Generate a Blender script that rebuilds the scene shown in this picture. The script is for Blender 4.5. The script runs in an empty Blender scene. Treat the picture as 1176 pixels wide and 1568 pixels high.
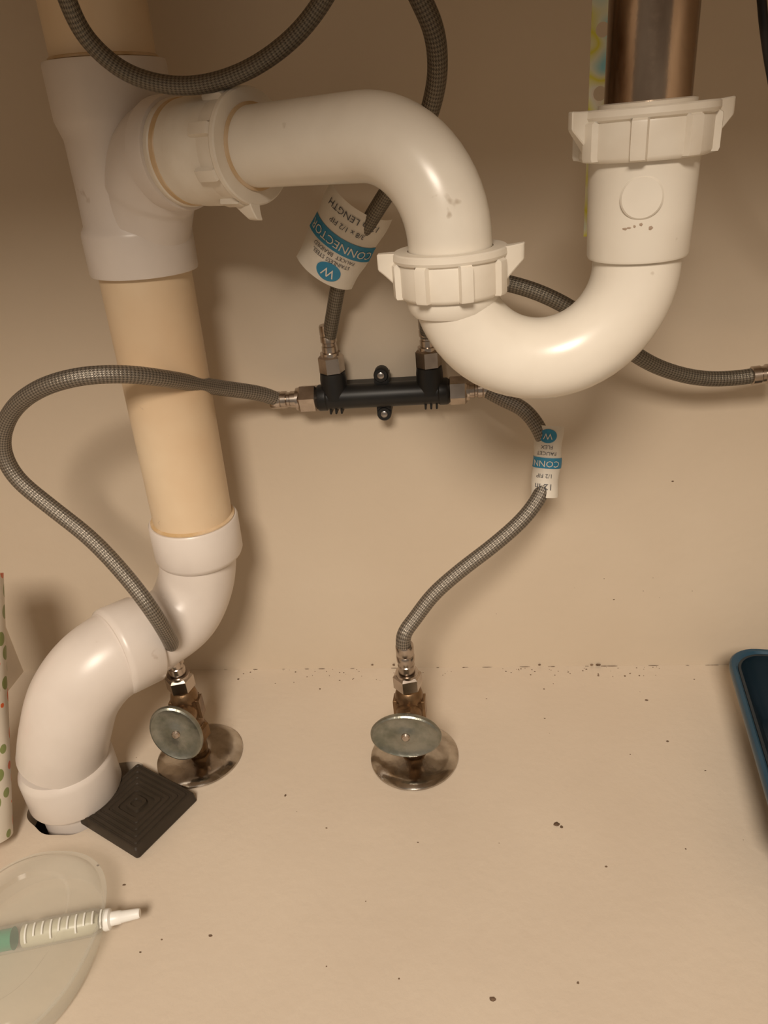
import bpy, bmesh, math, random
from mathutils import Vector, Matrix, noise
random.seed(4)
sc = bpy.context.scene
sc.view_settings.view_transform = 'Standard'
sc.view_settings.look = 'None'

# ------------------------------------------------------------------ camera survey
# camera rotation recovered from the vanishing points of the photo; all objects are
# placed at surveyed positions in metres (X along back wall, Y into cabinet, Z up)
H = 0.44
F = 26/36*1568
vd = Vector((0.187, 1.913, 1)).normalized()
ux = Vector((.992, -.035, -.119)); ux = (ux - vd*ux.dot(vd)).normalized()
uy = ux.cross(vd).normalized()

def ray(px, py):
    r = Vector(((px-588)/F, (py-784)/F, 1))
    return Vector((r.dot(ux), r.dot(uy), -r.dot(vd)))
def PY(px, py, y):
    d = ray(px, py); t = y/d.y
    return Vector((d.x*t, y, H + d.z*t))
def PZ(px, py, z=0.0):
    d = ray(px, py); t = (z-H)/d.z
    return Vector((d.x*t, d.y*t, z))

cam_d = bpy.data.cameras.new('camera'); cam = bpy.data.objects.new('camera', cam_d)
sc.collection.objects.link(cam); sc.camera = cam
cam_d.lens = 26; cam_d.sensor_width = 36; cam_d.sensor_fit = 'AUTO'; cam_d.clip_start = .005
right = Vector((ux.x, uy.x, -vd.x)); up = -Vector((ux.y, uy.y, -vd.y)); back = -Vector((ux.z, uy.z, -vd.z))
M = Matrix((right, up, back)).transposed().to_4x4(); M.translation = (0, 0, H)
cam.matrix_world = M

# ------------------------------------------------------------------ materials
def mat(name, col=(.8,.8,.8), rough=.5, metal=0, col2=None, nscale=20, nlo=.4, nhi=.7, bump=0, bscale=200, spec=.5,
        grime=None, gscale=60, gth=.68, coat=0, stretch=None):
    m = bpy.data.materials.new(name); m.use_nodes = True
    nt = m.node_tree; N = nt.nodes; L = nt.links
    b = N['Principled BSDF']
    b.inputs['Base Color'].default_value = (*col, 1); b.inputs['Roughness'].default_value = rough
    b.inputs['Metallic'].default_value = metal; b.inputs['Specular IOR Level'].default_value = spec
    b.inputs['Coat Weight'].default_value = coat
    tc = N.new('ShaderNodeTexCoord'); src = tc.outputs['Object']
    if stretch:
        mp = N.new('ShaderNodeMapping'); mp.inputs['Scale'].default_value = stretch; L.new(src, mp.inputs[0]); src = mp.outputs[0]
    cur = None
    if col2:
        n = N.new('ShaderNodeTexNoise'); n.inputs['Scale'].default_value = nscale; n.inputs['Detail'].default_value = 6
        L.new(src, n.inputs['Vector'])
        r = N.new('ShaderNodeValToRGB'); r.color_ramp.elements[0].position = nlo; r.color_ramp.elements[1].position = nhi
        r.color_ramp.elements[0].color = (*col, 1); r.color_ramp.elements[1].color = (*col2, 1)
        L.new(n.outputs['Fac'], r.inputs['Fac']); cur = r.outputs['Color']
    if grime:
        n = N.new('ShaderNodeTexNoise'); n.inputs['Scale'].default_value = gscale; n.inputs['Detail'].default_value = 3
        L.new(tc.outputs['Object'], n.inputs['Vector'])
        r = N.new('ShaderNodeMapRange'); r.inputs['From Min'].default_value = gth; r.inputs['From Max'].default_value = gth+.05
        r.inputs['To Max'].default_value = .7
        L.new(n.outputs['Fac'], r.inputs['Value'])
        mx = N.new('ShaderNodeMix'); mx.data_type = 'RGBA'
        L.new(r.outputs['Result'], mx.inputs['Factor'])
        if cur: L.new(cur, mx.inputs['A'])
        else: mx.inputs['A'].default_value = (*col, 1)
        mx.inputs['B'].default_value = (*grime, 1); cur = mx.outputs['Result']
    if cur: L.new(cur, b.inputs['Base Color'])
    if bump:
        n = N.new('ShaderNodeTexNoise'); n.inputs['Scale'].default_value = bscale; n.inputs['Detail'].default_value = 4
        L.new(tc.outputs['Object'], n.inputs['Vector'])
        bp = N.new('ShaderNodeBump'); bp.inputs['Strength'].default_value = bump; bp.inputs['Distance'].default_value = .001
        L.new(n.outputs['Fac'], bp.inputs['Height']); L.new(bp.outputs['Normal'], b.inputs['Normal'])
    return m

def braid_mat(name, dark, light):
    m = bpy.data.materials.new(name); m.use_nodes = True
    nt = m.node_tree; N = nt.nodes; L = nt.links; b = N['Principled BSDF']
    uv = N.new('ShaderNodeUVMap'); sx = N.new('ShaderNodeSeparateXYZ'); L.new(uv.outputs['UV'], sx.inputs[0])
    def mth(op, a, c=None):
        n = N.new('ShaderNodeMath'); n.operation = op
        for i, v in enumerate((a, c)):
            if v is None: continue
            if isinstance(v, (int, float)): n.inputs[i].default_value = v
            else: L.new(v, n.inputs[i])
        return n.outputs[0]
    u = mth('MULTIPLY', sx.outputs[0], 2*math.pi*240)   # metres along
    v = mth('MULTIPLY', sx.outputs[1], 2*math.pi*11)
    s = mth('SINE', mth('ADD', u, v)); d = mth('SINE', mth('SUBTRACT', u, v))
    p = mth('MULTIPLY', s, d)
    fine = mth('MULTIPLY', mth('SINE', mth('MULTIPLY', mth('ADD', u, v), 3.0)), .3)
    fine2 = mth('MULTIPLY', mth('SINE', mth('MULTIPLY', mth('SUBTRACT', u, v), 3.0)), .3)
    tot = mth('ADD', mth('ADD', p, fine), fine2)
    r = N.new('ShaderNodeMapRange'); r.inputs['From Min'].default_value = -1.2; r.inputs['From Max'].default_value = 1.2
    L.new(tot, r.inputs['Value'])
    mx = N.new('ShaderNodeMix'); mx.data_type = 'RGBA'; L.new(r.outputs['Result'], mx.inputs['Factor'])
    mx.inputs['A'].default_value = (*dark, 1); mx.inputs['B'].default_value = (*light, 1)
    L.new(mx.outputs['Result'], b.inputs['Base Color'])
    b.inputs['Metallic'].default_value = .7; b.inputs['Roughness'].default_value = .43
    bp = N.new('ShaderNodeBump'); bp.inputs['Strength'].default_value = .35; bp.inputs['Distance'].default_value = .0004
    L.new(tot, bp.inputs['Height']); L.new(bp.outputs['Normal'], b.inputs['Normal'])
    return m

m_wall = mat('painted_wall', (.575,.480,.368), .55, col2=(.61,.515,.40), nscale=6, bump=.25, bscale=120)
m_floor = mat('painted_floor', (.61,.518,.415), .5, col2=(.65,.558,.45), nscale=8, bump=.3, bscale=150, grime=(.36,.25,.17), gscale=85, gth=.78)
m_dark = mat('subfloor_dark', (.03,.02,.015), .9)
m_pvc = mat('white_pvc', (.75,.695,.605), .27, col2=(.70,.64,.55), nscale=30, grime=(.42,.34,.25), gscale=70, gth=.74)
m_nut = mat('white_nut_plastic', (.74,.68,.585), .40, col2=(.68,.61,.51), nscale=50)
m_fit = mat('white_abs_fitting', (.68,.615,.56), .33, col2=(.635,.57,.515), nscale=30, grime=(.42,.33,.26), gscale=60, gth=.74)
m_cream = mat('aged_cream_pipe', (.72,.58,.405), .38, col2=(.64,.465,.295), nscale=14, nlo=.35, nhi=.75, grime=(.40,.30,.22), gscale=90, gth=.74)
m_glue = mat('yellow_pipe_cement', (.54,.37,.19), .35, col2=(.66,.51,.35), nscale=60)
m_chrome = mat('worn_chrome', (.54,.50,.45), .14, 1, col2=(.30,.26,.22), nscale=70, bump=.1)
m_steel = mat('nickel_fitting', (.54,.47,.41), .25, 1, col2=(.36,.30,.25), nscale=90)
m_handle = mat('dull_handle_metal', (.27,.265,.225), .32, .8, col2=(.17,.175,.14), nscale=120, bump=.25, bscale=300)
m_brass = mat('aged_brass', (.25,.155,.08), .4, .85, col2=(.13,.08,.045), nscale=90, bump=.3)
m_tail = mat('stained_tailpiece', (.46,.35,.26), .2, 1, col2=(.15,.09,.055), nscale=45, nlo=.45, nhi=.70, bump=.1, stretch=(1,1,.25))
m_black = mat('black_plastic', (.010,.010,.010), .42, col2=(.015,.014,.013), nscale=60, spec=.35)
m_bait = mat('brown_black_plastic', (.032,.024,.016), .5, col2=(.042,.031,.022), nscale=60, spec=.3)
m_navy = mat('dark_navy_plastic', (.005,.014,.022), .35, col2=(.008,.018,.028), nscale=30)
m_navyrim = mat('blue_rim_plastic', (.010,.05,.09), .35, col2=(.014,.06,.105), nscale=30)
m_paper = mat('tag_paper', (.70,.65,.56), .6, col2=(.64,.58,.50), nscale=60)
m_blue = mat('tag_blue_ink', (.02,.19,.34), .5, col2=(.03,.23,.38), nscale=60)
m_ink = mat('tag_dark_ink', (.06,.06,.07), .6)
m_speck = mat('dirt', (.10,.06,.035), .9, col2=(.2,.13,.08), nscale=200)
m_braid = braid_mat('steel_braid', (.06,.052,.042), (.37,.325,.27))
m_braid2 = braid_mat('grey_braid', (.05,.043,.034), (.27,.235,.185))
m_green = mat('green_plastic', (.05,.28,.16), .4)
m_white = mat('white_plastic', (.85,.84,.80), .35)
m_screw = mat('dark_screw', (.35,.32,.30), .3, 1)

# galvanised strap; iridescent glints of reflected light painted into the base colour
m_strap = bpy.data.materials.new('galvanised_strap'); m_strap.use_nodes = True
_n = m_strap.node_tree.nodes; _l = m_strap.node_tree.links; _b = _n['Principled BSDF']
_tc = _n.new('ShaderNodeTexCoord'); _ns = _n.new('ShaderNodeTexNoise'); _ns.inputs['Scale'].default_value = 50; _ns.inputs['Detail'].default_value = 1
_l.new(_tc.outputs['Object'], _ns.inputs['Vector']); _cr = _n.new('ShaderNodeValToRGB')
_e = _cr.color_ramp.elements; _e[0].position = .3; _e[0].color = (.30,.68,.80,1); _e[1].position = .7; _e[1].color = (.85,.55,.50,1)
for _p, _c in ((.42,(.80,.84,.66,1)), (.5,(.78,.76,.10,1)), (.6,(.86,.86,.72,1))):
    _q = _e.new(_p); _q.color = _c
_l.new(_ns.outputs['Fac'], _cr.inputs['Fac']); _l.new(_cr.outputs['Color'], _b.inputs['Base Color'])
_b.inputs['Metallic'].default_value = .1; _b.inputs['Roughness'].default_value = .3
# clear plastic
m_clear = bpy.data.materials.new('frosted_clear_plastic'); m_clear.use_nodes = True
_n = m_clear.node_tree.nodes; _l = m_clear.node_tree.links; _b = _n['Principled BSDF']
_b.inputs['Base Color'].default_value = (.72,.71,.66,1); _b.inputs['Roughness'].default_value = .12
_t = _n.new('ShaderNodeBsdfTransparent'); _t.inputs[0].default_value = (.985,.99,.98,1)
_lw = _n.new('ShaderNodeLayerWeight'); _lw.inputs[0].default_value = .3
_mr = _n.new('ShaderNodeMapRange'); _mr.inputs['To Min'].default_value = .07; _mr.inputs['To Max'].default_value = .5
_ms = _n.new('ShaderNodeMixShader')
_l.new(_lw.outputs['Facing'], _mr.inputs['Value']); _l.new(_mr.outputs['Result'], _ms.inputs[0])
_l.new(_t.outputs[0], _ms.inputs[1]); _l.new(_b.outputs[0], _ms.inputs[2]); _l.new(_ms.outputs[0], _n['Material Output'].inputs[0])

# dotted wrapping paper
def dots_mat():
    m = bpy.data.materials.new('polka_dot_paper'); m.use_nodes = True
    N = m.node_tree.nodes; L = m.node_tree.links; b = N['Principled BSDF']; b.inputs['Roughness'].default_value = .4
    tc = N.new('ShaderNodeTexCoord'); v = N.new('ShaderNodeTexVoronoi'); v.inputs['Scale'].default_value = 75; v.inputs['Randomness'].default_value = .35
    L.new(tc.outputs['Object'], v.inputs['Vector'])
    lt = N.new('ShaderNodeMath'); lt.operation = 'LESS_THAN'; lt.inputs[1].default_value = .40; L.new(v.outputs['Distance'], lt.inputs[0])
    sp = N.new('ShaderNodeSeparateColor'); L.new(v.outputs['Color'], sp.inputs[0])
    cr = N.new('ShaderNodeValToRGB'); cr.color_ramp.interpolation = 'CONSTANT'
    cr.color_ramp.elements[0].color = (.75,.14,.04,1); cr.color_ramp.elements[1].position = .6; cr.color_ramp.elements[1].color = (.25,.30,.10,1)
    L.new(sp.outputs[0], cr.inputs[0])
    mx = N.new('ShaderNodeMix'); mx.data_type = 'RGBA'; L.new(lt.outputs[0], mx.inputs['Factor'])
    mx.inputs['A'].default_value = (.74,.68,.58,1); L.new(cr.outputs[0], mx.inputs['B']); L.new(mx.outputs['Result'], b.inputs['Base Color'])
    return m
m_dots = dots_mat()

# ------------------------------------------------------------------ mesh helpers
def group(name):
    e = bpy.data.objects.new(name, None); e.empty_display_size = .02
    sc.collection.objects.link(e); return e

def mkobj(name, bm, mats, parent=None, smooth=True, sharp=38):
    bmesh.ops.recalc_face_normals(bm, faces=bm.faces)
    me = bpy.data.meshes.new(name); bm.to_mesh(me); bm.free()
    for mm in (mats if isinstance(mats, (list, tuple)) else [mats]): me.materials.append(mm)
    if smooth:
        for p in me.polygons: p.use_smooth = True
        me.set_sharp_from_angle(angle=math.radians(sharp))
    o = bpy.data.objects.new(name, me); sc.collection.objects.link(o)
    if parent: o.parent = parent
    return o

def frame(axis, xdir=None):
    z = Vector(axis).normalized()
    x = Vector(xdir) if xdir is not None else (Vector((1,0,0)) if abs(z.x) < .9 else Vector((0,1,0)))
    x = (x - z*x.dot(z)).normalized(); return x, z.cross(x), z

def rings_to_bm(bm, rings, mi=0, cap0=True, cap1=True, loop=False):
    vr = [[bm.verts.new(p) for p in r] for r in rings]
    n = len(rings[0])
    for a, b in zip(vr[:-1], vr[1:]):
        for i in range(n):
            f = bm.faces.new((a[i], a[(i+1)%n], b[(i+1)%n], b[i])); f.material_index = mi
    if loop:
        a, b = vr[-1], vr[0]
        for i in range(n):
            f = bm.faces.new((a[i], a[(i+1)%n], b[(i+1)%n], b[i])); f.material_index = mi
    else:
        if cap0: bm.faces.new(vr[0][::-1]).material_index = mi
        if cap1: bm.faces.new(vr[-1]).material_index = mi

def lathe_bm(bm, prof, o, axis, segs=48, ex=1, ey=1, xdir=None, mi=0, loop=False, rfun=None, phase=0):
    x, y, z = frame(axis, xdir); o = Vector(o); rings = []
    for k, (r, h) in enumerate(prof):
        ring = []
        for i in range(segs):
            a = 2*math.pi*(i+phase)/segs
            rr = rfun(a, k, r) if rfun else r
            ring.append(o + x*math.cos(a)*rr*ex + y*math.sin(a)*rr*ey + z*h)
        rings.append(ring)
    rings_to_bm(bm, rings, mi, loop=loop)

def lathe(name, prof, o, axis, m, parent=None, **k):
    bm = bmesh.new(); lathe_bm(bm, prof, o, axis, **k)
    return mkobj(name, bm, m, parent)

def catmull(pts, per=14):
    P = [Vector(p) for p in pts]; P = [P[0]*2-P[1]] + P + [P[-1]*2-P[-2]]; out = []
    for i in range(1, len(P)-2):
        p0, p1, p2, p3 = P[i-1:i+3]
        # centripetal
        t0 = 0; t1 = t0+max((p1-p0).length, 1e-6)**.5; t2 = t1+max((p2-p1).length, 1e-6)**.5; t3 = t2+max((p3-p2).length, 1e-6)**.5
        for j in range(per):
            t = t1+(t2-t1)*j/per
            a1 = p0*((t1-t)/(t1-t0))+p1*((t-t0)/(t1-t0)); a2 = p1*((t2-t)/(t2-t1))+p2*((t-t1)/(t2-t1)); a3 = p2*((t3-t)/(t3-t2))+p3*((t-t2)/(t3-t2))
            b1 = a1*((t2-t)/(t2-t0))+a2*((t-t0)/(t2-t0)); b2 = a2*((t3-t)/(t3-t1))+a3*((t-t1)/(t3-t1))
            out.append(b1*((t2-t)/(t2-t1))+b2*((t-t1)/(t2-t1)))
    out.append(P[-2]); return out

def smooth_path(p, it=12):
    p = [Vector(q) for q in p]
    for _ in range(it):
        q = p[:]
        for i in range(1, len(p)-1): q[i] = p[i]*.5 + (p[i-1]+p[i+1])*.25
        p = q
    return p

def sweep(name, path, r, m, parent=None, segs=32):
    path = [Vector(p) for p in path]; n = len(path)
    rad = r if isinstance(r, (list, tuple)) else [r]*n
    T = []
    for i in range(n):
        T.append((path[min(i+1, n-1)]-path[max(i-1, 0)]).normalized())
    x, y, _ = frame(T[0])
    bm = bmesh.new(); uvl = bm.loops.layers.uv.new('UVMap'); rows = []; dist = 0; U = []
    for i in range(n):
        if i:
            q = T[i-1].rotation_difference(T[i]); x = q @ x; dist += (path[i]-path[i-1]).length
        x = (x - T[i]*x.dot(T[i])).normalized(); y = T[i].cross(x)
        rows.append([bm.verts.new(path[i] + x*math.cos(2*math.pi*k/segs)*rad[i] + y*math.sin(2*math.pi*k/segs)*rad[i]) for k in range(segs)])
        U.append(dist)
    for i in range(n-1):
        for k in range(segs):
            f = bm.faces.new((rows[i][k], rows[i][(k+1)%segs], rows[i+1][(k+1)%segs], rows[i+1][k]))
            for l, (uu, vv) in zip(f.loops, ((U[i], k/segs), (U[i], (k+1)/segs), (U[i+1], (k+1)/segs), (U[i+1], k/segs))):
                l[uvl].uv = (uu, vv)
    bm.faces.new(rows[0][::-1]); bm.faces.new(rows[-1])
    return mkobj(name, bm, m, parent, sharp=60)

def box_bm(bm, c, x, y, z, sx, sy, sz, bev=.0008, mi=0, taper=1.0):
    """box; z+ end scaled by taper"""
    t = bmesh.new(); vs = []
    c = Vector(c); x = Vector(x); y = Vector(y); z = Vector(z)
    for k in (-1, 1):
        f = 1 if k < 0 else taper
        for (i, j) in ((-1,-1),(1,-1),(1,1),(-1,1)):
            vs.append(t.verts.new(c + x*i*sx/2*f + y*j*sy/2*f + z*k*sz/2))
    for q in ((0,3,2,1),(4,5,6,7),(0,1,5,4),(1,2,6,5),(2,3,7,6),(3,0,4,7)): t.faces.new([vs[a] for a in q])
    if bev: bmesh.ops.bevel(t, geom=t.edges[:], offset=bev, segments=2, affect='EDGES')
    me = bpy.data.meshes.new('tmp'); t.to_mesh(me); t.free()
    n0 = len(bm.faces); bm.from_mesh(me); bm.faces.ensure_lookup_table()
    for f in bm.faces[n0:]: f.material_index = mi
    bpy.data.meshes.remove(me)

def rrect(w, d, r, n=6):
    pts = []
    for cx, cy, a0 in ((w/2-r, d/2-r, 0), (-w/2+r, d/2-r, 90), (-w/2+r, -d/2+r, 180), (w/2-r, -d/2+r, 270)):
        for i in range(n+1):
            a = math.radians(a0+90*i/n); pts.append((cx+r*math.cos(a), cy+r*math.sin(a)))
    return pts

# ------------------------------------------------------------------ cabinet shell
WY = .53; LX = -.44; RX = .34; CZ = .62; FY = -.03
def slab(name, lo, hi, m):
    bm = bmesh.new(); lo = Vector(lo); hi = Vector(hi); c = (lo+hi)/2; s = hi-lo
    box_bm(bm, c, (1,0,0), (0,1,0), (0,0,1), s.x, s.y, s.z, bev=0)
    return mkobj(name, bm, m, smooth=False)
slab('wall_back', (LX-.02, WY, -.02), (RX+.02, WY+.02, CZ), m_wall)
slab('wall_left', (LX-.02, FY, -.02), (LX, WY, CZ), m_wall)
slab('wall_right', (RX, FY, -.02), (RX+.02, WY, CZ), m_wall)
slab('ceiling', (LX-.02, FY+.06, CZ), (RX+.02, WY+.02, CZ+.03), m_wall)

# drain pipe through floor
elbow_pts = [PY(296,800,.465), PY(303,850,.465), PY(299,895,.461), PY(279,938,.449), PY(240,968,.432), PY(192,992,.413), PY(148,1022,.398), PY(116,1065,.387), PY(102,1115,.381), PY(96,1155,.38)]
base = elbow_pts[-1]
hx, hy = base.x, base.y
def make_floor():
    bm = bmesh.new(); n = 96
    x0, x1, y0, y1 = LX, RX, FY-.02, WY
    angs = sorted(set([2*math.pi*i/n for i in range(n)] + [math.atan2(yy-hy, xx-hx) % (2*math.pi) for xx in (x0,x1) for yy in (y0,y1)]))
    inner = []; innerb = []; outer = []
    for a in angs:
        c, s = math.cos(a), math.sin(a)
        dlt = (a-math.radians(38)+math.pi) % (2*math.pi) - math.pi
        r = .0350 + .016*math.exp(-(dlt/.38)**2) + .003*math.exp(-(((a-math.radians(200)))/.5)**2) + .0006*math.sin(a*9)
        inner.append(bm.verts.new((hx+c*r, hy+s*r, 0))); innerb.append(bm.verts.new((hx+c*r, hy+s*r, -.018)))
        ts = []
        if c > 1e-9: ts.append((x1-hx)/c)
        if c < -1e-9: ts.append((x0-hx)/c)
        if s > 1e-9: ts.append((y1-hy)/s)
        if s < -1e-9: ts.append((y0-hy)/s)
        t = min(ts); outer.append(bm.verts.new((hx+c*t, hy+s*t, 0)))
    k = len(angs)
    for i in range(k):
        j = (i+1) % k
        bm.faces.new((inner[i], inner[j], outer[j], outer[i])); bm.faces.new((innerb[i], innerb[j], inner[j], inner[i]))
    me = bpy.data.meshes.new('floor')
    bm.normal_update()
    bm.to_mesh(me); bm.free(); me.materials.append(m_floor)
    o = bpy.data.objects.new('floor', me); sc.collection.objects.link(o)
    if me.polygons[0].normal.z < 0: me.flip_normals()
make_floor()
slab('subfloor', (LX-.02, FY-.02, -.08), (RX+.02, WY+.02, -.06), m_dark)

# ------------------------------------------------------------------ drain stack
drain = group('drain_pipe')
TZ = .436
ptop = PY(163,110,.465); pbot = PY(297,800,.465)
def sx_at(z):
    f = (z-pbot.z)/(ptop.z-pbot.z); return Vector((pbot.x+(ptop.x-pbot.x)*f, .465, z))
paxis = (ptop-pbot).normalized()
sweep('upper_pipe', [sx_at(.47), sx_at(.618)], .0285, m_cream, drain, 48)
sweep('stack_pipe', [sx_at(.165), sx_at(.385)], .0285, m_cream, drain, 48)
# tee vertical body
lathe('tee_body', [(.0292,.0),(.0325,.0005),(.033,.002),(.033,.024),(.0325,.026),(.0305,.029),(.0302,.05),(.0305,.075),(.033,.083),(.0335,.085),(.0335,.111),(.033,.113),(.0292,.1135)],
      sx_at(.372), paxis, m_fit, drain, segs=64)
lathe('cement_ring', [(.0286,0),(.0297,.0004),(.0297,.0014),(.0286,.002)], sx_at(.4852), paxis, m_glue, drain)
T0 = sx_at(TZ); L0 = Vector((-.006, .353, 0))
dv = Vector((L0.x-T0.x, L0.y-T0.y, 0)); DL = dv.length; dv.normalize()
def A(s, z=TZ): return Vector((T0.x+dv.x*s, T0.y+dv.y*s, z))
sweep('tee_branch', smooth_path(catmull([A(-.002, TZ-.054), A(.007, TZ-.038), A(.019, TZ-.016), A(.034, TZ-.002), A(.046)], 8), 6), [.0255]*8+[.0265]*8+[.0275]*16+[.028], m_fit, drain, 48)
lathe('branch_hub', [(.022,0),(.0275,.0005),(.0292,.002),(.0292,.012),(.0287,.0135),(.026,.014)], A(.040), dv, m_fit, drain, segs=64)
lathe('trap_adapter', [(.0245,0),(.0265,.0),(.0272,.001),(.0272,.004),(.0262,.005),(.0262,.016),(.0270,.017),(.0270,.030),(.0265,.031),(.0255,.045),(.02,.046)], A(.053), dv, m_nut, drain, segs=64)
lathe('adapter_cement', [(.0262,0),(.0266,.0003),(.0266,.0035),(.0262,.004)], A(.0575), dv, m_glue, drain, segs=64)
# lower fittings
lathe('elbow_hub_upper', [(.0287,.003),(.0315,.003),(.0325,.0015),(.0325,-.025),(.0312,-.028),(.029,-.030)], sx_at(.194), paxis, m_fit, drain, segs=64)
lathe('cement_ring_lower', [(.0286,0),(.0305,.0002),(.0305,.0012),(.0286,.002)], sx_at(.197), paxis, m_glue, drain)
cp = catmull(elbow_pts, 10)
n = len(cp)
rad = [.0285+(.0318-.0285)*min(1, max(0, (i/n-.42)/.16)) for i in range(n)]
sweep('offset_elbows', cp, rad, m_fit, drain, 56)
def at(f):
    i = int(f*(n-1)); i = min(max(i,1), n-2); return cp[i], (cp[i+1]-cp[i-1]).normalized()
o_, a_ = at(.51)
lathe('elbow_hub_middle', [(.028,-.003),(.0325,-.003),(.0335,-.0015),(.0335,.020),(.0328,.0225),(.031,.024)], o_, a_, m_fit, drain, segs=64)
lathe('elbow_hub_lower', [(.031,.034),(.0333,.031),(.0342,.028),(.0342,.002),(.0333,.0),(.026,0)], (hx, hy, base.z-.037), (0,0,1), m_fit, drain, segs=64)
sweep('floor_stub', [(hx,hy,-.058), (hx,hy,base.z-.02)], .0285, m_fit, drain, 48)

# ------------------------------------------------------------------ slip nuts
def slip_nut(name, o, axis, rin, rout, h, parent, wing_dir, nlug=8, wings=(0, math.pi)):
    bm = bmesh.new(); x, y, z = frame(axis, wing_dir); o = Vector(o)
    def rf(a, k, r):
        if k in (2,3,4,5):
            t = (a*nlug/(2*math.pi)) % 1
            return r + (.0026 if abs(t-.5) < .16 else 0)
        return r
    prof = [(rin,0),(rout-.0015,0),(rout-.0005,.0008),(rout,.002),(rout,h*.72),(rout-.0002,h*.76),(rout+.0012,h*.80),(rout+.0018,h*.86),(rout+.0016,h*.97),(rout+.0008,h),(rin,h)]
    lathe_bm(bm, prof, o, axis, segs=192, xdir=wing_dir, loop=True, rfun=rf)
    for a in wings:
        rd = x*math.cos(a)+y*math.sin(a); tg = z.cross(rd)
        # curved triangular wing
        rows = []
        K = 7
        for i in range(K):
            f = i/(K-1); R = rout-.002 + .0105*f
            lo = h*(.06+.62*f**.8); hi = h*(.98+.04*f); th = .0044*(1-.5*f)
            sway = tg*(.0035*f*f)
            c = o+rd*R+sway
            rows.append([c+tg*th+z*lo, c+tg*th+z*hi, c-tg*th+z*hi, c-tg*th+z*lo])
        t = bmesh.new(); rings_to_bm(t, rows); bmesh.ops.bevel(t, geom=[e for e in t.edges], offset=.0005, segments=1, affect='EDGES')
        me = bpy.data.meshes.new('t'); t.to_mesh(me); t.free(); bm.from_mesh(me); bpy.data.meshes.remove(me)
    return mkobj(name, bm, m_nut, parent, sharp=30)

# ------------------------------------------------------------------ P-trap
trap = group('p_trap')
RL = Vector((.077, .355, 0)); ZC = .376; Rb = .045; tr = .019
arm = [A(.090), A(.13), A(DL-Rb)]
for i in range(1, 17):
    a = math.pi/2*i/16; arm.append(A(DL-Rb+Rb*math.sin(a), TZ-Rb+Rb*math.cos(a)))
arm.append(Vector((L0.x, L0.y, .374)))
sweep('trap_arm', arm, tr, m_pvc, trap, 48)
lathe('arm_gasket', [(.0189,0),(.0205,.0),(.0205,.0012),(.0189,.0014)], A(.1075), dv, m_glue, trap)
jh = (RL-L0); jr = jh.length/2; jd = jh.normalized(); jc = (L0+RL)/2
jp = [Vector((L0.x, L0.y, .388))]
for i in range(0, 33):
    a = math.pi*i/32; jp.append(jc - jd*math.cos(a)*jr + Vector((0,0,ZC-jr*math.sin(a))))
jp.append(Vector((RL.x, RL.y, .382)))
sweep('trap_j_bend', jp, tr+.0002, m_pvc, trap, 48)
lathe('j_bend_collar', [(.0192,-.002),(.0205,.0),(.0215,.004),(.0215,.012)], (L0.x, L0.y, .362), (0,0,1), m_pvc, trap)
lathe('inlet_hub', [(.0192,0),(.0212,.0003),(.0218,.0015),(.0222,.018),(.0226,.04),(.0226,.05),(.018,.05)], (RL.x, RL.y, .3785), (0,0,1), m_pvc, trap, segs=64)
# round pad moulded on the hub
vdir = Vector((-.20,-1,0)).normalized()
lathe('hub_boss', [(.0085,-.004),(.0085,.0002),(.0078,.0009),(.0,.0009)], Vector((RL.x, RL.y, .4050))+vdir*.0220, vdir, m_pvc, trap)
slip_nut('slip_nut_lower', (L0.x, L0.y, .368), (0,0,1), .0195, .0245, .0205, trap, (1,-.12,0), wings=(-.05, math.pi+.15))
slip_nut('slip_nut_upper', (RL.x, RL.y, .4185), (0,0,1), .0175, .0268, .0195, trap, (1,.1,0), wings=(-.1, math.pi+.2))
slip_nut('slip_nut_wall', A(.089), dv, .0195, .0258, .0185, trap, (0,0,1), wings=(math.radians(168),))
# smudges on the hub
def speck(bm, p, n, r, fl=.35, ax=1.0, xd=None):
    x, y, z = frame(n, xd); t = bmesh.new(); bmesh.ops.create_icosphere(t, subdivisions=1, radius=1)
    sx_, sy_ = r*random.uniform(.7,1.3)*ax, r*random.uniform(.6,1.1)
    for v in t.verts:
        c = v.co.copy()*random.uniform(.8,1.2); v.co = p + x*c.x*sx_ + y*c.y*sy_ + z*(c.z*r*fl)
    me = bpy.data.meshes.new('t'); t.to_mesh(me); t.free(); bm.from_mesh(me); bpy.data.meshes.remove(me)
bm = bmesh.new()
for px, py, r, s in ((955,352,.0009,1.8),(972,347,.0007,1.0),(982,344,.0010,.8),(996,349,.0013,.7),(962,350,.0007,1.7)):
    q = PY(px, py, .333); nn = Vector((q.x-RL.x, -.0215, 0)).normalized(); p = Vector((RL.x, RL.y, q.z))+nn*.02205
    speck(bm, p, nn, r, .3, s, (1,0,0))
mkobj('smudges', bm, mat('smudge_dirt', (.36,.27,.20), .8), trap, smooth=False)

tail = group('sink_tailpiece')
sweep('tailpiece_tube', [(RL.x, RL.y, .425), (RL.x, RL.y, .5), (RL.x, RL.y, .618)], .0172, m_tail, tail, 48)
lathe('tailpiece_washer', [(.0172,0),(.0195,0),(.0195,.0015),(.0172,.002)], (RL.x, RL.y, .4378), (0,0,1), m_nut, tail)

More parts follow.
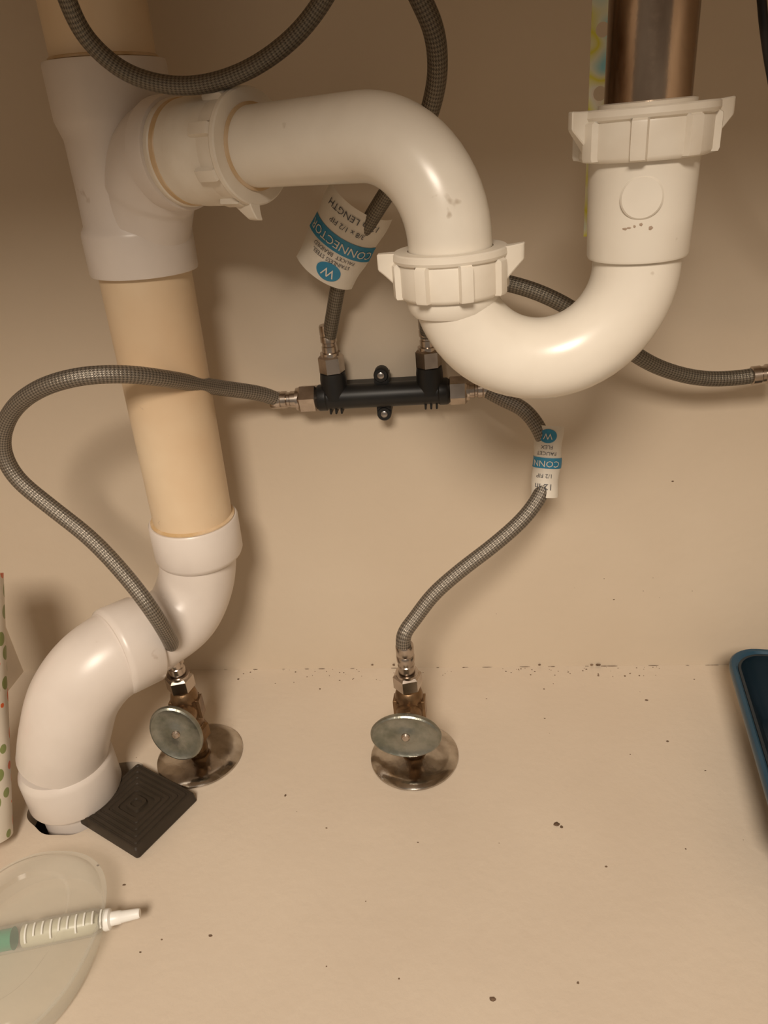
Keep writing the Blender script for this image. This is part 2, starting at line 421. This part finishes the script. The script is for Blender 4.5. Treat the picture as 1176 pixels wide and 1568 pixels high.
# ------------------------------------------------------------------ perforated strap
def strap():
    bm = bmesh.new(); c = PY(925,45,.42); w = .0118; pitch = .0262
    ze = PY(900,360,.42).z
    z0 = c.z
    centers = [z0 + pitch*k for k in range(-8, 8)]
    nseg = 24
    for zc in centers:
        if zc+pitch/2 > .62 or zc < ze: continue
        inner = []; outer = []
        angs = [2*math.pi*i/nseg for i in range(nseg)]
        cor = math.atan2(pitch/2, w/2)
        angs = sorted(set(angs+[cor, math.pi-cor, math.pi+cor, 2*math.pi-cor]))
        for a in angs:
            ca, sa = math.cos(a), math.sin(a)
            inner.append(bm.verts.new((c.x-.0006+.0032*ca, c.y, zc+.0032*sa)))
            s = min((w/2)/max(abs(ca),1e-6), (pitch/2)/max(abs(sa),1e-6))
            outer.append(bm.verts.new((c.x+ca*s, c.y, zc+sa*s)))
        k = len(angs)
        for i in range(k):
            j = (i+1)%k; bm.faces.new((inner[i], inner[j], outer[j], outer[i]))
    bmesh.ops.remove_doubles(bm, verts=bm.verts, dist=.00001)
    r = bmesh.ops.extrude_face_region(bm, geom=bm.faces[:])
    for v in [g for g in r['geom'] if isinstance(g, bmesh.types.BMVert)]: v.co.y += .0009
    return mkobj('perforated_metal_strap', bm, m_strap, smooth=False)
strap()

# ------------------------------------------------------------------ manifold
man = group('water_supply_manifold')
MC = PY(586,604,.508)
X = Vector((1,0,0)); Y = Vector((0,1,0)); Z = Vector((0,0,1))
bm = bmesh.new()
hl = .047
lathe_bm(bm, [(.006,-hl-.002),(.0092,-hl),(.0096,-hl+.001),(.0096,-hl+.006),(.0088,-hl+.007),(.0088,hl-.007),(.0096,hl-.006),(.0096,hl-.001),(.0092,hl),(.006,hl+.002)], MC, X, segs=40)
for sx in (-.0345, .0345):
    lathe_bm(bm, [(.0095,0),(.0095,.014),(.009,.0185),(.006,.019)], MC+X*sx, Z, segs=32)
    for k in (-.004, 0, .004): box_bm(bm, MC+X*(sx+k)+Z*-.0095, X, Y, Z, .0014, .010, .004, .0003)
box_bm(bm, MC+Y*.012+Z*0, X, Y, Z, .078, .018, .012, .001)
for sz in (1, -1):
    box_bm(bm, MC+Z*sz*.0105+Y*.006, X, Y, Z, .0105, .014, .010, .001)
    lathe_bm(bm, [(.0052,-.008),(.0052,.0),(.0046,.0008),(.0036,.0008)], MC+Z*sz*.0145+Y*-.001, -Y, segs=28)
mkobj('manifold_body', bm, m_black, man)
for sz in (1, -1):
    bm = bmesh.new(); lathe_bm(bm, [(.0024,0),(.0024,.0010),(.0016,.0014),(.0001,.0014)], MC+Z*sz*.0145+Y*-.0012, -Y, segs=24)
    mkobj('screw_head', bm, m_screw, man)
def hexnut(name, o, axis, r, h, parent, m=m_steel):
    bm = bmesh.new()
    lathe_bm(bm, [(r*.80,0),(r,h*.12),(r,h*.88),(r*.82,h)], o, axis, segs=6, phase=.25)
    lathe_bm(bm, [(r*.78,h*.9),(r*.78,h*1.12),(r*.6,h*1.14)], o, axis, segs=28)
    return mkobj(name, bm, m, parent, sharp=25)
def ferrule(o, axis, length, r, parent):
    bm = bmesh.new()
    lathe_bm(bm, [(r*.8,0),(r*.95,.0006),(r*.95,length*.25),(r*.86,length*.28),(r*.86,length*.38),(r,length*.41),(r,length*.60),(r*.92,length*.63),(r,length*.67),(r,length*.95),(r*.93,length)], o, axis, segs=32)
    return mkobj('crimp_ferrule', bm, m_steel, parent)

def hose(name, pts, r, m, per=16):
    g = group(name); sweep('braided_sleeve', smooth_path(catmull(pts, per), 20), r, m, g, 24); return g

VR = PZ(635,1158); VL = PZ(308,1155)
VR = Vector((VR.x, .423, 0)); VL = Vector((VL.x, .423, 0))
VT = .108
# hoses
portA = MC+X*-.0345; portB = MC+X*.0345
h1 = hose('faucet_hose', [PY(80,-80,.38),PY(103,0,.388),PY(134,60,.396),PY(195,112,.402),PY(280,132,.404),PY(365,114,.402),PY(440,66,.398),PY(490,8,.394),PY(530,-70,.385)], .0042, m_braid2)
h2 = hose('braided_supply_hose', [portA+Z*.042, PY(512,470,.500), PY(520,430,.494), PY(542,382,.485), PY(574,325,.468), PY(612,265,.45), PY(643,210,.438), PY(661,160,.428), PY(670,108,.418), PY(665,50,.408), PY(645,0,.40), PY(610,-70,.39)], .0050, m_braid2)
hexnut('swivel_nut', portA+Z*.0175, Z, .0092, .014, h2); ferrule(portA+Z*.0325, Z, .020, .0058, h2)
h3 = hose('braided_supply_hose', [portB+Z*.040, PY(654,478,.500), PY(668,442,.495), PY(705,424,.488), PY(760,430,.478), PY(825,448,.472), PY(890,482,.472), PY(950,527,.474), PY(1005,561,.480), PY(1070,579,.486), PY(1125,579,.488), PY(1155,575,.488)], .0050, m_braid2)
hexnut('swivel_nut', portB+Z*.0175, Z, .0092, .014, h3); ferrule(portB+Z*.0325, Z, .020, .0058, h3)
e0 = PY(1150,575.5,.488); e1 = PY(1200,569,.488); ferrule(e0, e1-e0, .022, .0064, h3)
f0 = PY(766,431,.477); f1 = PY(790,436,.476); lathe('coloured_band', [(.0052,0),(.0059,.0004),(.0059,.0045),(.0052,.005)], f0, f1-f0, m_navyrim, h3)
h4 = hose('braided_supply_hose', [MC-X*(hl+.030), PY(400,603,.500), PY(330,593,.475), PY(255,580,.430), PY(190,573,.410), PY(120,577,.40), PY(55,598,.40), PY(14,636,.405), PY(3,685,.408), PY(24,730,.408), PY(80,778,.406), PY(140,826,.402), PY(195,885,.396), PY(235,938,.391), PY(261,982,.404), VL+Z*(VT+.002), VL+Z*(VT-.014)], .0054, m_braid)
hexnut('swivel_nut', MC-X*(hl), -X, .0105, .0145, h4); ferrule(MC-X*(hl+.0155), -X, .020, .0063, h4)
h5 = hose('braided_supply_hose', [MC+X*(hl+.026), PY(768,610,.502), PY(803,628,.495), PY(828,662,.488), PY(839,705,.482), PY(832,748,.474), PY(805,790,.464), PY(758,833,.454), PY(706,873,.446), PY(664,910,.438), PY(637,945,.431), VR+Z*(VT+.010), VR+Z*(VT-.012)], .0054, m_braid)
hexnut('swivel_nut', MC+X*(hl), X, .0100, .0135, h5); ferrule(MC+X*(hl+.0145), X, .016, .0063, h5)

# ------------------------------------------------------------------ shutoff valves
def valve(V, hdir, roll, hose_parent, ha, hb):
    g = group('shutoff_valve')
    lathe('escutcheon', [(.0335,0),(.0345,.0008),(.0343,.0020),(.032,.0038),(.027,.0056),(.020,.0072),(.0135,.0088),(.0105,.0095)], V, Z, m_chrome, g, segs=64)
    lathe('riser', [(.0078,.005),(.0078,.035)], V, Z, m_brass, g)
    hexnut('compression_nut', V+Z*.020, Z, .0125, .014, g, m_brass)
    d = Vector(hdir).normalized(); s = d.cross(Z)
    SZ = .052
    bm = bmesh.new()
    lathe_bm(bm, [(.0085,.034),(.0102,.037),(.0105,.042),(.0105,.064),(.0095,.068),(.0080,.070),(.0080,.076)], V, Z, segs=32)
    lathe_bm(bm, [(.0095,-.002),(.0095,.012),(.0085,.015),(.0075,.018),(.0075,.022),(.0045,.0225),(.0045,.032)], V+Z*SZ, d, segs=32)
    box_bm(bm, V+Z*SZ, d, s, Z, .016, .024, .022, .0025)
    mkobj('valve_body', bm, m_brass, g, sharp=30)
    hexnut('packing_nut', V+Z*SZ+d*.013, d, .0098, .008, g, m_brass)
    hexnut('outlet_nut', V+Z*.071, Z, .0108, .013, g)
    ferrule(V+Z*.0862, Z, .024, .0066, hose_parent)
    # oval handle
    hc = V+Z*SZ+d*.034
    upv = (Z*math.cos(roll)+s*math.sin(roll))
    bm = bmesh.new()
    lathe_bm(bm, [(.2,-.0045),(.82,-.0035),(.96,-.002),(1.0,.0),(.98,.002),(.92,.0028),(.86,.0022),(.7,.0012),(.35,.0012),(.26,.0022),(.0001,.0024)], hc, d, segs=64, ex=ha, ey=hb, xdir=upv)
    mkobj('oval_handle', bm, m_handle, g)
    lathe('handle_screw', [(.0032,0),(.0032,.0012),(.0022,.0022),(.0001,.0024)], hc+d*.002, d, m_steel, g)
    return g
valve(VR, (-.02,-1,.12), 0, h5, .0180, .0255)
valve(VL, (.13,-1,.17), .35, h4, .0235, .0182)

# ------------------------------------------------------------------ paper tags
def tag(name, C, along, width, length, wrap_r, R, parent, lines, facing, blue_bands=(), circle=None, taper=0.0):
    z = Vector(along).normalized(); fz = Vector(facing); fz = (fz-z*fz.dot(z)).normalized(); x = fz.cross(z).normalized()*-1
    def S(u, v, off=0.0):  # u,v metres on the sheet; the sheet is curled round the hose
        if taper: u = u*(1+taper*v/length)
        a = u/R; rr = R + off + .0004*math.sin(v*260+u*120)
        return C + z*v + x*(math.sin(a)*rr) + fz*(math.cos(a)*rr - R + wrap_r + .0012)
    def grid(nm, u0, u1, v0, v1, off, m, nu=24, nv=20):
        bm = bmesh.new(); vs = [[bm.verts.new(S(u0+(u1-u0)*i/nu, v0+(v1-v0)*j/nv, off)) for i in range(nu+1)] for j in range(nv+1)]
        for j in range(nv):
            for i in range(nu): bm.faces.new((vs[j][i], vs[j][i+1], vs[j+1][i+1], vs[j+1][i]))
        return mkobj(nm, bm, m, parent, sharp=80)
    grid(name, -width/2, width/2, -length/2, length/2, 0, m_paper)
    for (v0, v1) in blue_bands: grid(name+'_blue_band', -width/2, width/2, v0, v1, .0003, m_blue, 24, 4)
    if circle:
        cu, cv, cr, el = circle; bm = bmesh.new()
        c0 = bm.verts.new(S(cu, cv, .0004)); r0 = [bm.verts.new(S(cu+.5*cr*el*math.cos(a*math.pi/16), cv+.5*cr*math.sin(a*math.pi/16), .0004)) for a in range(32)]
        rg = [bm.verts.new(S(cu+cr*el*math.cos(a*math.pi/16), cv+cr*math.sin(a*math.pi/16), .0004)) for a in range(32)]
        for i in range(32): bm.faces.new((c0, r0[i], r0[(i+1)%32])); bm.faces.new((r0[i], rg[i], rg[(i+1)%32], r0[(i+1)%32]))
        mkobj(name+'_logo_disc', bm, m_blue, parent)
    for (txt, u, v, size, m) in lines:
        cu = bpy.data.curves.new('t', 'FONT'); cu.body = txt; cu.size = size; cu.align_x = 'CENTER'; cu.align_y = 'CENTER'; cu.resolution_u = 2
        to = bpy.data.objects.new('t', cu); sc.collection.objects.link(to); bpy.context.view_layer.update()
        me = bpy.data.meshes.new_from_object(to.evaluated_get(bpy.context.evaluated_depsgraph_get()))
        bpy.data.objects.remove(to)
        for vt in me.vertices: vt.co = S(u-vt.co.x, v-vt.co.y, .0007)   # printed upside down
        me.materials.clear(); me.materials.append(m)
        o = bpy.data.objects.new(name+'_print', me); sc.collection.objects.link(o); o.parent = parent
toCam = Vector((0,0,H))
Ct = PY(521,371,.478); al = PY(550,318,.470)-PY(492,428,.484)
tag('paper_tag', Ct, al, .052, .053, .0052, .0230, h2,
    [('CONNECTOR', 0, .001, .0076, m_paper), ('12 in LENGTH', 0, .020, .0058, m_ink), ('3/8 x 1/2 FIP', 0, .0125, .0046, m_ink),
     ('FAUCET  BRAIDED', 0, -.0065, .0036, m_ink), ('STAINLESS STEEL', 0, -.0105, .0036, m_ink), ('W', .002, -.0180, .0085, m_paper)],
    toCam-Ct, blue_bands=((-.0042,.006),), circle=(.002,-.0180,.0060,1.4), taper=.12)
Ct = PY(837,706,.482); al = PY(841,655,.488)-PY(832,758,.474)
tag('paper_tag', Ct, al, .0320, .050, .0060, .0096, h5,
    [('CONN', 0, -.001, .0062, m_paper), ('FAUCET', 0, .0062, .0036, m_ink), ('FLEX', 0, .0105, .0036, m_ink), ('1/2 FIP', 0, -.0095, .004, m_ink), ('12 in', 0, -.017, .0062, m_ink), ('W', .000, .0180, .006, m_paper)],
    toCam-Ct+Vector((-.04,0,0)), blue_bands=((-.0045,.0030),), circle=(0,.018,.0048,1.3))

# ------------------------------------------------------------------ bait station
cs = [PZ(a, b, .009) for a, b in ((118,1252),(209,1167),(300,1214),(208,1298))]
ctr = sum(cs, Vector())/4; e1 = ((cs[1]-cs[0])+(cs[2]-cs[3]))/2; e2 = ((cs[3]-cs[0])+(cs[2]-cs[1]))/2
W1, W2 = e1.length*1.0, e2.length*1.0; ang = math.atan2(e1.y, e1.x)
def bait():
    bm = bmesh.new(); c, s = math.cos(ang), math.sin(ang)
    rows = [(1.0,0,.002),(1.02,.001,.002),(1.0,.0075,.002),(.97,.0092,.002)]
    f = .93
    for k in range(4):
        rows += [(f,.0092,.002),(f-.012,.0084,.002),(f-.05,.0084,.002),(f-.062,.0092,.002)]; f -= .145
    rows += [(.34,.0092,.003),(.33,.0080,.003),(.22,.0080,.003),(.20,.0100,.003),(.12,.0103,.002),(.10,.0090,.002)]
    rings = []
    for (q, z, r) in rows:
        rings.append([Vector((ctr.x+c*px-s*py, ctr.y+s*px+c*py, z+.0002)) for px, py in rrect(W1*q, W2*q, max(.0006, min(r, W1*q*.3)), 5)])
    rings_to_bm(bm, rings)
    return mkobj('roach_bait_station', bm, m_bait, sharp=25)
bait()

# ------------------------------------------------------------------ navy bin
bn = group('navy_storage_bin')
def bin_():
    a = PZ(1112,999,.05); b = PZ(1174,1214,.05)
    d = (b-a); d.normalize(); sdir = Vector((-d.y, d.x, 0)); 
    if sdir.x < 0: sdir = -sdir
    Ln, Wd = .20, .125
    c0 = a + d*(Ln/2-.006) + sdir*(Wd/2)
    def ring(ins, z, r=.022): return [Vector((c0.x, c0.y, 0))+sdir*px+d*py+Z*z for px, py in rrect(Wd-2*ins, Ln-2*ins, r, 8)]
    bm = bmesh.new()
    rings_to_bm(bm, [ring(.024,.0005,.014), ring(.022,.002,.016), ring(.005,.043,.02), ring(.0055,.050,.02), ring(.0075,.050,.018), ring(.0075,.044,.018), ring(.026,.006,.012)])
    mkobj('bin_body', bm, m_navy, bn)
    bm = bmesh.new()
    rings_to_bm(bm, [ring(.0045,.044), ring(.0005,.0440), ring(0,.0465), ring(.0,.050), ring(.001,.0515), ring(.0035,.0515), ring(.0050,.050)], loop=True)
    mkobj('bin_rim', bm, m_navyrim, bn)
bin_()

# ------------------------------------------------------------------ polka dot wrapped roll leaning at left
rb = PZ(21,1303,.0); 
def roll():
    r = .024
    b0 = Vector((rb.x-r-.001, rb.y, r*.35)); tp = PY(-1,850,.43)
    t0 = Vector((tp.x-r-.001, tp.y, tp.z)); ax = (t0-b0).normalized()
    b0.z = r*math.sqrt(max(0,1-ax.z**2))+.0005
    bm = bmesh.new(); lathe_bm(bm, [(.016,.001),(.018,0),(r,0),(r,.19),(.018,.19),(.016,.189)], b0, ax, segs=48)
    return mkobj('polka_dot_gift_wrap', bm, m_dots)
roll()

# ------------------------------------------------------------------ clear container + syringe
cont = group('clear_plastic_container')
cc = PZ(48,1462); 
def ring(ins, z, n=2.3, a=.050, b=.062):
    out = []
    for i in range(96):
        t = 2*math.pi*i/96; c, s = math.cos(t), math.sin(t)
        out.append(Vector((cc.x+(a-ins)*math.copysign(abs(c)**(2/n), c), cc.y-.006+(b-ins)*math.copysign(abs(s)**(2/n), s), z)))
    return out
bm = bmesh.new(); rings_to_bm(bm, [ring(.012,.001), ring(.009,.0015), ring(.006,.004), ring(.003,.022), ring(.0,.023), ring(0,.0245), ring(.003,.025), ring(.006,.029), ring(.010,.031), ring(.020,.0315), ring(.022,.0295)], cap0=True)
mkobj('container_shell', bm, m_clear, cont)
syr = group('gel_syringe')
s0 = PZ(-40,1449,.016); s1 = PZ(160,1409,.016); s2 = PZ(214,1404,.015); sd = (s1-s0).normalized()
Ls = (s1-s0).length
lathe('syringe_barrel', [(.0,0),(.0075,.0),(.008,.001),(.008,Ls-.006),(.0065,Ls-.002),(.005,Ls)], s0, sd, m_clear, syr)
lathe('syringe_content', [(.0,.03),(.0066,.03),(.0068,.031),(.0068,Ls-.008),(.004,Ls-.003)], s0, sd, mat('cream_gel', (.60,.56,.44), .4, col2=(.56,.52,.40)), syr)
lathe('plunger', [(.0,-.02),(.0062,-.02),(.0062,.023),(.0066,.024),(.0,.024)], s0, sd, m_green, syr)
Lt = (s2-s1).length
lathe('nozzle_cap', [(.004,-.001),(.0062,0),(.0065,.001),(.0062,.0035),(.0042,.0045),(.0040,.010),(.0036,.0105),(.0030,Lt-.001),(.0026,Lt),(.001,Lt)], s1, sd, m_white, syr)
bm = bmesh.new()
fx, fy, fz_ = frame(sd, (0,0,1))
for i in range(10):   # moulded graduation ticks along the upper side of the barrel
    a0, a1 = (-.2, .75) if i % 3 else (-.2, 1.15)
    rws = []
    for j in range(9):
        a = a0+(a1-a0)*j/8; p = s0+sd*(.033+i*.0050)+(fx*math.cos(a)+fy*math.sin(a))*.0081; nn = (fx*math.cos(a)+fy*math.sin(a))
        rws.append([p, p+sd*.0010, p+sd*.0010+nn*.0004, p+nn*.0004])
    rings_to_bm(bm, rws)
mkobj('graduation_marks', bm, m_white, syr)

# ------------------------------------------------------------------ cable top right
sweep('power_cable', catmull([PY(1150,-90,.40), PY(1164,-20,.40), PY(1170,40,.40), PY(1180,110,.41), PY(1200,200,.42), PY(1260,330,.44)], 10), .0020, m_black, None, 16)

# ------------------------------------------------------------------ dirt specks
bm = bmesh.new()
for px, py, r in [(852,1262,.0028),(860,1266,.0014),(755,1530,.0021),(437,1218,.0012),(322,1433,.0012),(1022,1135,.0010),(990,1072,.0012),(834,1100,.0007),(833,1055,.0007),
                  (500,1268,.0008),(928,1327,.0009),(745,1070,.0006),(190,1355,.0012),(150,1325,.001),(215,1458,.0009),(1050,1300,.0007),(885,1505,.0008),(640,1290,.0006),(500,1480,.0006),(560,1380,.0006),(1080,1180,.0007),
                  (490,1055,.0009),(710,1022,.0012),(365,1040,.001),(540,1040,.0006),(450,1045,.0006)]:
    speck(bm, PZ(px, py, 0), Z, r)
for i in range(80):
    x0 = random.choice([random.uniform(-.22,.24), random.uniform(.02,.16), random.uniform(-.22,-.02)])
    speck(bm, Vector((x0, WY-.0015-abs(random.gauss(0,.009)), 0)), Z, random.uniform(.0003,.0009))
for i in range(26):   # grimy joint between floor and back wall
    x0 = random.uniform(-.24,.27)
    speck(bm, Vector((x0, WY-.0004, 0)), Z, random.uniform(.0003,.0006), .6, random.uniform(3,9), (1,0,0))
for px in (570,826,906,915,918,603):
    speck(bm, PY(px,1018,WY-.001), Y, .0014)
for i in range(22):
    speck(bm, Vector((random.uniform(-.3,.25), random.uniform(.2,.52), 0)), Z, random.uniform(.0003,.0006))
for px, py, r in [(1030,737,.0013),(940,918,.0011),(1000,885,.0005),(985,905,.0005),(1010,915,.0004),(880,900,.0004),(1060,905,.0004),(925,886,.0006),(760,940,.0004)]:
    speck(bm, PY(px, py, WY), Y, r*.8)
mkobj('dirt_specks', bm, m_speck, smooth=False)

# ------------------------------------------------------------------ lights
def area(name, loc, target, size, power, col):
    l = bpy.data.lights.new(name, 'AREA'); l.size = size; l.energy = power; l.color = col; l.shape = 'DISK'
    o = bpy.data.objects.new(name, l); sc.collection.objects.link(o); o.location = loc
    o.rotation_euler = (Vector(target)-Vector(loc)).to_track_quat('-Z', 'Y').to_euler(); return o
area('kitchen_lamp', (-.05,-.62,1.06), (0,.5,.15), .36, 18, (1,.875,.735))
w = bpy.data.worlds.new('world'); sc.world = w; w.use_nodes = True
w.node_tree.nodes['Background'].inputs[0].default_value = (1,.84,.68,1)
w.node_tree.nodes['Background'].inputs[1].default_value = .20
